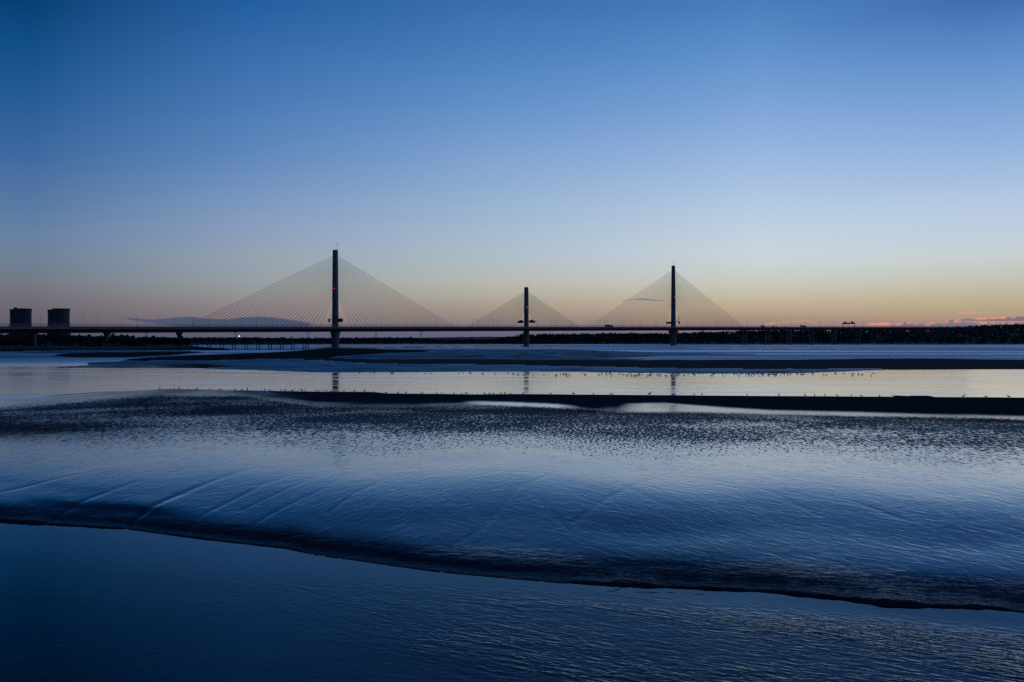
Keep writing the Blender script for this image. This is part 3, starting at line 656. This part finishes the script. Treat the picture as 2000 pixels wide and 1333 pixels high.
# ------------------------------------------------------------------ lamp posts
def lamp():
    t = empty('street_lamp'); b = MB(); b.loft([(-.2,.2,.2),(.3,.2,.2),(.4,.12,.12),(10.4,.075,.075)], 8); b.tube((0,-1.1,10.35), (0,1.1,10.35), .06); b.build('pole', M['steel'], t)
    for s in (-1, 1):
        h = MB(); h.box((0, s*1.45, 10.4), (.34, .9, .16)); h.box((0, s*1.45, 10.29), (.24, .6, .06)); h.build('lamp_head', M['steel'], t)
    return t
proto = lamp()
cpx = [176, 249.5, 320, 389.5, 454.5, 516, 575]; cX = [px_to_X(p) for p in cpx]
def arc(a, b):
    xs = np.linspace(a, b, 40); d = np.array([DX(x) for x in xs]); return float(np.hypot(np.diff(xs), np.diff(d)).sum())
step = arc(cX[0], cX[-1])/6
stations = [cX[0]]
while True:                                            # walk right
    X = stations[-1]; c, t, nn = bridge_at(X); X += step*t.x
    if X/DX(X) > (1760 - CX)/F: break
    stations.append(X)
X = stations[0]
while X/DX(X) > (-120 - CX)/F:
    c, t, nn = bridge_at(X); X -= step*t.x; stations.insert(0, X)
GL = 'twin-armed lamp posts along the bridge deck'
cnt = {}; first = True
for X in stations:
    c, t, nn = bridge_at(X)
    for row, sgn in (('far', -1), ('near', 1)):
        p = c + nn*sgn*15.4
        px = CX + F*p.x/p.y
        if px < -40: continue
        sec = 'left of the left pylon' if px < 655 else 'between left and middle pylons' if px < 1028 else 'between middle and right pylons' if px < 1315 else 'right of the right pylon'
        cnt[(sec, row)] = cnt.get((sec, row), 0) + 1
        o = proto if first else copy_tree(proto); first = False
        o.location = p + Vector((0,0,0.0)); o.rotation_euler = (0,0,math.atan2(t.y, t.x))
        tag(o, '%s-side twin-armed lamp post %s, %s from left' % (row, sec, nth(cnt[(sec, row)])), 'street lamp', GL)

# ------------------------------------------------------------------ traffic and gantry on the deck
def wheel(par, x, y, r): q = MB(); q.tube((x, y - .15, r), (x, y + .15, r), r, r, 12); return q.build('wheel', M['rubber'], par)
def lorry(px, side, L, paint, label, cat='lorry', tall=4.0):
    X = px_to_X(px); c, t, nn = bridge_at(X); o = empty('lorry', c + nn*side*6.5, math.atan2(t.y, t.x)); tag(o, label, cat)
    q = MB(); q.box((-1.6, 0, 1.0 + tall/2 - .5), (L - 3.4, 2.5, tall - 1.1)); q.build('cargo_box', paint, o)
    q = MB(); q.box((L/2 - 1.1, 0, 1.55), (2.1, 2.4, 1.9)); q.box((L/2 - 1.3, 0, 2.85), (1.7, 2.3, .7)); q.build('cab', M['bluepaint'], o)
    q = MB(); q.box((L/2 - .03, 0, 2.0), (.04, 2.0, .8)); q.build('windscreen', M['glass'], o)
    q = MB(); q.box((-.6, 0, .8), (L - 1.2, 1.0, .3)); q.build('chassis', M['darksteel'], o)
    for x in (L/2 - 1.2, -L/2 + 1.2, -L/2 + 2.5, -L/2 + 3.8):
        for y in (-1.05, 1.05): wheel(o, x, y, .5)
def car(px, side, paint, label, kind='car'):
    X = px_to_X(px); c, t, nn = bridge_at(X); o = empty(kind, c + nn*side*6.5, math.atan2(t.y, t.x)); tag(o, label, kind)
    L, hb = (4.3, 1.45) if kind == 'car' else (5.4, 2.4)
    pts = [(-L/2,.35),(-L/2,.9),(-L/2+.2,hb-.2),(-L/2+.5,hb),(L*.12,hb),(L*.27,.95),(L/2-.1,.8),(L/2,.35)]
    q = MB(); n = len(pts); q.add([(x,-.85,z) for x, z in pts] + [(x,.85,z) for x, z in pts], [tuple(range(n))[::-1], tuple(range(n, 2*n))] + [(i,(i+1)%n,n+(i+1)%n,n+i) for i in range(n)]); q.build('body', paint, o)
    q = MB()
    for y in (-.86, .86): q.box((-L*.12, y, hb - .32), (L*.45, .02, .4))
    q.build('window', M['glass'], o)
    for x in (-L*.32, L*.32):
        for y in (-.78, .78): wheel(o, x, y, .33)
lorry(1183.5, 1, 15, M['darksteel'], 'long dark lorry on the deck between the middle and right pylons')
lorry(1484.5, 1, 8.5, M['van'], 'short box lorry on the deck, leftmost vehicle past the right pylon', tall=3.6)
car(1505.5, 1, M['darksteel'], 'dark van on the deck just right of the short box lorry', 'van')
car(1511.5, 1, M['bluepaint'], 'dark car following close beside the dark van on the deck')
car(1529, 1, M['redpaint'], 'small dark car on deck midway between the two lorries right of pylons')
lorry(1563, 1, 12, M['van'], 'pale lorry on the deck nearest to the overhead gantry', tall=4.0)
X = px_to_X(1657.5); c, t, nn = bridge_at(X); g = empty('overhead_gantry', c, math.atan2(t.y, t.x)); tag(g, 'dark portal gantry spanning the bridge deck right of the pylons', 'gantry')
b = MB(); b.box((0, 0, 7.4), (2.2, 29, 2.2)); b.box((0, 0, 8.7), (1.6, 27, .4)); b.build('beam', M['darksteel'], g)
for y in (-13.6, 13.6):
    b = MB(); b.box((0, y, 3.1), (.8, .8, 6.4)); b.build('leg', M['darksteel'], g)
for y in (-8.6, 8.6):
    b = MB(); b.box((0, y, 9.8), (2.4, 3.4, 2.2)); b.tube((0, y + .8, 10.8), (0, y + 2.4, 11.6), .15); b.build('hoist', M['darksteel'], g)

# ------------------------------------------------------------------ cooling towers, chimney, pylons of the power line, sheds
def cooling_tower(px, D, top, wpx, label):
    X = (px - CX)/F*D; zt = hz(top, D); r = wpx*D/F/2; o = empty('cooling_tower', (X, D, 1.5)); tag(o, label, 'cooling tower', 'cooling towers of the power station')
    b = MB(); secs = []
    for k in range(15):
        z = 7 + (zt - 8.5 - 0)*k/14; f = (z/zt); rr = r*(.955 + .42*max(0, .72 - f)**1.5 + .30*max(0, f - .72)**1.3); secs.append((z, rr, rr))
    zt2 = secs[-1][0]; rt = secs[-1][1]
    secs += [(zt2 - .2, rt + .9, rt + .9), (zt2 + 1.4, rt + .9, rt + .9)]
    secs = secs[:15] + secs[15:]
    b.loft(secs, 40); b.build('shell', M['tower'], o, True)
    b = MB(); rb2 = secs[0][1]
    for k in range(24):
        a = 2*math.pi*k/24; b.tube((rb2*1.06*math.cos(a), rb2*1.06*math.sin(a), -1.0), (rb2*.99*math.cos(a + .1), rb2*.99*math.sin(a + .1), 7.2), .6, .6, 5)
    b.build('support_legs', M['tower'], o)
G = 41.5
cooling_tower(46.8, 2870, 604, 27, 'nearer cooling tower of the left pair, right one of its two')
cooling_tower(35.5, 3080, 605.5, 28.5, 'cooling tower partly hidden behind the left pair front tower')
cooling_tower(119.5, 2870, 604, 31, 'nearer wide cooling tower of the right pair beside the lamp posts')
cooling_tower(107.5, 3080, 606, 26, 'cooling tower partly hidden behind the right pair front tower')
D = 2935; o = empty('chimney', ((30 - CX)/F*2935, 2935, 1.5)); tag(o, 'stubby dark stack rising between the left pair of cooling towers', 'chimney')
b = MB(); b.loft([(-2,6.5,6.5),(hz(602, D) - 6,5.2,5.2),(hz(602, D) - 4,5.9,5.9),(hz(601.5, D) - 1.5,5.9,5.9)], 20); b.build('stack', M['tower'], o)
b = MB(); b.loft([(hz(601.5, D) - 1.5,6.2,6.2),(hz(601.5, D) - .6,6.2,6.2)], 20); b.build('rim', M['darksteel'], o)
def power_tower(px, D, label, w0=7.0):
    z0 = max(float(land_z(px, D)), 1.0) - .5; ht = hz(643, D) - z0; o = empty('electricity_pylon', ((px - CX)/F*D, D, z0)); tag(o, label, 'electricity pylon', 'electricity pylons beyond the bridge')
    b = MB()
    def half(z): return (w0/2)*(1 - .86*z/ht)
    zs = [ht*k/8 for k in range(9)]
    for sx in (-1, 1):
        for sy in (-1, 1): b.tube((sx*half(0), sy*half(0), 0), (sx*half(ht), sy*half(ht), ht), .22, .16, 4)
    for k in range(8):
        for sy in (-1, 1):
            b.tube((-half(zs[k]), sy*half(zs[k]), zs[k]), (half(zs[k+1]), sy*half(zs[k+1]), zs[k+1]), .12, .12, 3); b.tube((half(zs[k]), sy*half(zs[k]), zs[k]), (-half(zs[k+1]), sy*half(zs[k+1]), zs[k+1]), .12, .12, 3)
    b.build('lattice', M['steel'], o)
    for f, wd in ((.66, 7.5), (.78, 6.0), (.9, 4.8)):
        q = MB(); q.tube((-wd, 0, ht*f), (wd, 0, ht*f), .2, .2, 4); q.tube((-wd, 0, ht*f), (0, 0, ht*f + 2), .12, .12, 3); q.tube((wd, 0, ht*f), (0, 0, ht*f + 2), .12, .12, 3); q.build('crossarm', M['steel'], o)
for i, (px, D) in enumerate([(221,1900),(286,2000),(460,2300),(602,2400),(734,2450),(822,2250)]):
    power_tower(px, D, 'thin lattice electricity pylon seen under the bridge deck, %s from the left' % nth(i + 1), 9 if px == 822 else 7)
D = 1800; z0 = hz(661.5, D); o = empty('industrial_building', ((248 - CX)/F*D, D, 0)); tag(o, 'pale flat-roofed industrial block above the trees left of the pier', 'building')
b = MB(); b.box((0, 0, hz(657, D)/2), (8.5, 9, hz(657, D))); b.build('wall', M['brick'], o)
b = MB(); b.box((0, 0, hz(657, D) + .3), (9, 9.5, .6)); b.box((-1.5, 0, hz(657, D) + 1.2), (2.5, 2.5, 1.2)); b.build('roof', M['roofing'], o)
for z in (hz(658.2, D), hz(660, D)):
    b = MB(); b.box((0, -4.55, z), (7, .12, 1.0)); b.build('window', M['glass'], o)
D = 1800; o = empty('floodlight', ((467.6 - CX)/F*D, D, float(land_z(467.6, D)))); tag(o, 'lit white floodlight mast shining on the far bank under the deck', 'floodlight')
zl = hz(657, D) - o.location.z
b = MB(); b.tube((0,0,-.5), (0,0,zl), .15, .1, 6); b.build('mast', M['steel'], o)
b = MB(); b.ball((0,-.6,zl), .75, 10, 6); b.build('lamp', M['white'], o)

# ------------------------------------------------------------------ trestle jetty and loose piles
D = 640.0; xx = lambda p: (p - CX)/F*D; zj = hz(671.6, D)
o = empty('jetty', (xx(480), D, 0)); tag(o, 'dark trestle jetty on paired piles in front of the left pylon', 'jetty')
def jb(): return MB()
def rel(p): return xx(p) - xx(480)
b = jb(); b.box(((rel(371)+rel(574))/2, 0, zj - .1), (rel(574)-rel(371), 5, .55)); b.box(((rel(371)+rel(574))/2, -2.4, zj - .6), (rel(574)-rel(371), .3, .5)); b.build('deck', M['timber'], o)
for p in [381,386,406,411.5,431,436,455,460,479,484,502,507,525,530,548,553,570,574]:
    b = jb(); b.tube((rel(p), random.uniform(-1.5, 1.5), -2.4), (rel(p), 0, zj - .3), .36, .33, 7); b.build('pile', M['timber'], o)
b = jb(); b.box((rel(490), 0, zj + 1.1), (5.0, 4, 1.9)); b.add([(rel(483.5),-2.1,zj+2.0),(rel(496.5),-2.1,zj+2.0),(rel(496.5),2.1,zj+2.0),(rel(483.5),2.1,zj+2.0),(rel(486),0,zj+2.9),(rel(494),0,zj+2.9)], [(0,1,5,4),(2,3,4,5),(1,2,5),(3,0,4),(3,2,1,0)]); b.build('shed', M['timber'], o)
b = jb(); b.box((rel(567), 0, zj + 1.2), (4.2, 3.6, 2.2)); b.box((rel(568), 0, zj + 2.9), (2.2, 2, 1.5)); b.tube((rel(568.5), 0, zj + 3.4), (rel(568.7), 0, zj + 6.0), .25, .15); b.box((rel(568.7), 0, zj + 4.6), (1.3,.8,.7)); b.build('winch_house', M['timber'], o)
b = jb()
for z in (.55, 1.0): b.tube((rel(372), -2.4, zj + z), (rel(574), -2.4, zj + z), .05, .05, 4)
for p in range(373, 574, 8): b.tube((rel(p), -2.4, zj + .1), (rel(p), -2.4, zj + 1.05), .06, .06, 4)
b.build('handrail', M['steel'], o)
for i, (p, yt) in enumerate([(592, 671.5), (597.2, 668.5), (601.8, 669)]):
    q = MB(); q.tube((0,0,-2.4), (random.uniform(-.1,.1),0,hz(yt, D)), .34, .28, 8); q.ball((0,0,hz(yt, D)), .3, 8, 4)
    r_ = q.build('mooring_pile', M['timber']); r_.location = (xx(p), D, 0); tag(r_, 'bare standing timber pile right of the jetty, %s of three from left' % nth(i + 1), 'pile', 'bare piles right of the jetty')

# ------------------------------------------------------------------ birds
def bird_mesh(pose, s):
    b = MB(); lean = {'stand': .25, 'feed': -.25, 'alert': .55, 'swim': .1}[pose]
    Mx = Matrix.Rotation(-lean, 3, 'Y')
    zb = .17 if pose != 'swim' else .03
    b.ball((0,0,zb), (.15,.072,.075), 8, 6, Mx)
    hx, hz_ = {'stand': (.13,.29), 'feed': (.20,.10), 'alert': (.09,.34), 'swim': (.13,.16)}[pose]
    b.tube((.09,0,zb + .03), (hx, 0, hz_), .042, .03, 6); b.ball((hx + .015, 0, hz_), (.042,.036,.036), 8, 5)
    b.tube((hx + .04, 0, hz_ - .003), (hx + .12, 0, hz_ - (.02 if pose != 'feed' else .07)), .013, .003, 5)
    b.tube((-.11,0,zb - .02 + .03*(lean < 0)), (-.26,0,zb + (-.05 if lean > 0 else .03)), .05, .012, 5)
    if pose != 'swim':
        for y in (-.028, .028): b.tube((.0,y,zb - .05), (.01,y,0.0), .011, .009, 4); b.box((.03,y,.004), (.06,.03,.008))
    b.v = [(x*s, y*s, z*s) for x, y, z in b.v]; return b
def terr(px, y):
    r = np.array(rows_for(px)); return r
BP = {}
def bird(kind, pose, s, loc, rz, label, group, mat='bird', name='bird'):
    key = (pose, round(s, 2), mat)
    if key not in BP: o = bird_mesh(pose, s).build(name, M[mat], None, True); BP[key] = o
    else: o = BP[key].copy(); C.objects.link(o)
    o.location = loc; o.rotation_euler = (0,0,rz); tag(o, label, 'bird', group); return o
rimx = [312,340,350,368,384,410,429,434,459,472,483,510,517,527,549,557,571,589,596,617,622,631,638,647,672,692,712,730,754,778,793,822,826,853,863,887,902,911,932,946,956,964,978,986,997,1022,1075,1120,1159,1192,1196,1269,1356,1371,1459,1521,1572,1591,1611,1635,1663,1682,1718,1882,1925,1970]
def rim_at(px):
    r = rows_for(px); d, z = r[-4][0], r[-4][1]; return d, z
rb_r = random.Random(5)
for i, px in enumerate(rimx):
    d, z = rim_at(px); pose = rb_r.choice(['stand','stand','alert','feed']); s = rb_r.choice([.7,.78,.88])
    if px in (483, 1269): pose, s = 'alert', 1.1
    d -= .25
    bird('gull', pose, s, ((px - CX)/F*d, d, max(z, 0) - .012), rb_r.uniform(0, 6.28), 'small dark bird standing on the sandbank rim, %s from the left' % nth(i + 1), 'birds standing along the sandbank rim', 'bird')
fl_r = random.Random(9)
secs = [(700, 985, 16, 'below the stretch between left and middle pylons'), (990, 1180, 24, 'around the reflection of the middle pylon'), (1180, 1330, 34, 'left of and under the right pylon reflection'), (1335, 1480, 30, 'just right of the right pylon reflection'), (1480, 1590, 34, 'at the dense right end of the bird line'), (1590, 1715, 12, 'straggling right of the flock')]
for a, b_, n, wh in secs:
    for k in range(n):
        px = fl_r.uniform(a, b_); yb_ = np.interp(px, [700,850,1000,1300,1500,1600,1715], [728.2,729.2,730.5,731.5,731,729.5,731]); y = yb_ + fl_r.uniform(-1.6, 4.2)*(1 if px > 1000 else .4); d = gd(y, 0)
        u = np.array([[(px - CX)/F]]); fz = max(0.0, float(far_z(u, np.array([[d]]))[0][0,0]))
        swim = fz <= 0 and fl_r.random() < .35
        pose = 'swim' if swim else fl_r.choice(['stand','feed','stand'])
        bird('gull', pose, 1.15, ((px - CX)/F*d, d, (fz if fz > 0 else (-.02 if swim else -.05)) - .004), fl_r.uniform(0, 6.28), 'tiny dark wader ' + wh, 'wading birds of the far flock')
d = gd(843, .53); bird('gull', 'feed', .75, ((1602 - CX)/F*d, d, .51), 2.2, 'larger dark bird alone on the rippled wet mud at right', None, 'bird')
def flyer(px, y, D, span, rz, bank, label):
    b = MB(); b.ball((0,0,0), (.22,.06,.06), 8, 5); b.tube((.2,0,.0), (.3,0,-.01), .03, .006, 5); b.tube((-.18,0,0), (-.34,0,.0), .04, .05, 5)
    for s in (-1, 1):
        b.add([(.10,s*.04,.02),(.16,s*span*.22,.12),(.02,s*span*.5,.02),(-.02,s*span*.3,.06),(-.10,s*.05,.01)], [(0,1,2,3,4)])
        b.add([(.10,s*.04,.0),(.16,s*span*.22,.10),(.02,s*span*.5,.0),(-.02,s*span*.3,.04),(-.10,s*.05,-.01)], [(4,3,2,1,0)])
    o = b.build('flying_bird', M['bird']); o.location = ((px - CX)/F*D, D, hz(y, D)); o.rotation_euler = (bank, 0, rz); tag(o, label, 'bird', 'birds in flight')
flyer(461.5, 554.3, 420, 1.3, .3, .25, 'dark bird flying above the left ends of the left pylon cables')
flyer(402.5, 574, 480, 1.1, 2.6, -.2, 'small bird flying low near the left cable ends, below another')
flyer(1569.5, 430, 420, 1.2, .5, .3, 'dark bird high in the pale sky right of the right pylon')
flyer(1699, 449.5, 460, 1.2, 2.9, -.3, 'rightmost bird in the sky above the overhead gantry')
flyer(295, 572, 560, 1.0, .2, .1, 'faint tiny bird at left, flying right of the cooling towers')
# driftwood on the rim
d, z = rim_at(1792); b = MB()
b.tube((-2.2,0,.12), (-.6,.1,.05), .10, .10, 7); b.tube((-.6,.1,.06), (1.2,0,.10), .13, .09, 7); b.tube((1.2,0,.1), (1.9,.1,.03), .09, .03, 6); b.tube((-2.2,0,.12), (-2.6,0,.22), .05, .02, 5)
o = b.build('driftwood', M['timber']); o.location = ((1790 - CX)/F*(d - .4), d - .4, z - .03); tag(o, 'dark driftwood log lying on the sandbank rim at far right', 'driftwood')
# broken mud clods in the water off the scarp, and foam
b = MB()
for px, y, L in [(1195,1155,.35),(1260,1157,.5),(1278,1158,.3),(1310,1158,.25),(1365,1162,.28),(1205,1152,.25)]:
    d = gd(y); b.ball(((px - CX)/F*d, d, -.004), (L*.55, .03, .012), 10, 4)
tag(b.build('mud_clod', m_mud), 'scattered flat lumps of dark mud in the water under the scarp', 'mud', kind='stuff')
b = MB(); fr_ = random.Random(21)
for cxp, cyp, n, sx, sy in [(390,1260,26,130,40),(440,1290,16,120,30),(760,1300,12,110,22),(150,1280,16,120,40),(1000,1318,8,120,10),(60,1250,6,60,20),(620,1285,8,120,30)]:
    for _ in range(n):
        px, y = fr_.gauss(cxp, sx), fr_.gauss(cyp, sy)
        if y < 1190 or y > 1345: continue
        d = gd(y); x0 = (px - CX)/F*d; a = fr_.uniform(.008, .034)
        for k in range(fr_.randint(1, 3)): b.ball((x0 + fr_.uniform(-.05,.05), d + fr_.uniform(-.03,.03), 0.0), (a*fr_.uniform(.4,1), a*.7, .006), 7, 4)
tag(b.build('foam_flecks', M['foam']), 'small pale flecks of foam floating on the near dark water', 'foam', kind='stuff')

m_h, nt, out = new_mat('haze_air'); pv = nt.new('ShaderNodeVolumePrincipled'); pv.inputs['Color'].default_value = (.86,.9,.97,1); pv.inputs['Density'].default_value = HAZE; pv.inputs['Anisotropy'].default_value = .2
nt.link(pv.outputs[0], out.inputs['Volume'])
mb = MB(); mb.box((0, 3000, 70), (13000, 6600, 148)); hz_o = mb.build('haze', m_h); tag(hz_o, 'thin pale evening haze hanging over the whole estuary', 'haze', kind='stuff')
# ------------------------------------------------------------------ output
scene.view_settings.view_transform = 'Standard'; scene.view_settings.look = 'None'; scene.view_settings.exposure = 0; scene.view_settings.gamma = 1
scene.render.engine = 'CYCLES'; scene.cycles.use_denoising = DENOISE
scene.cycles.max_bounces = 6
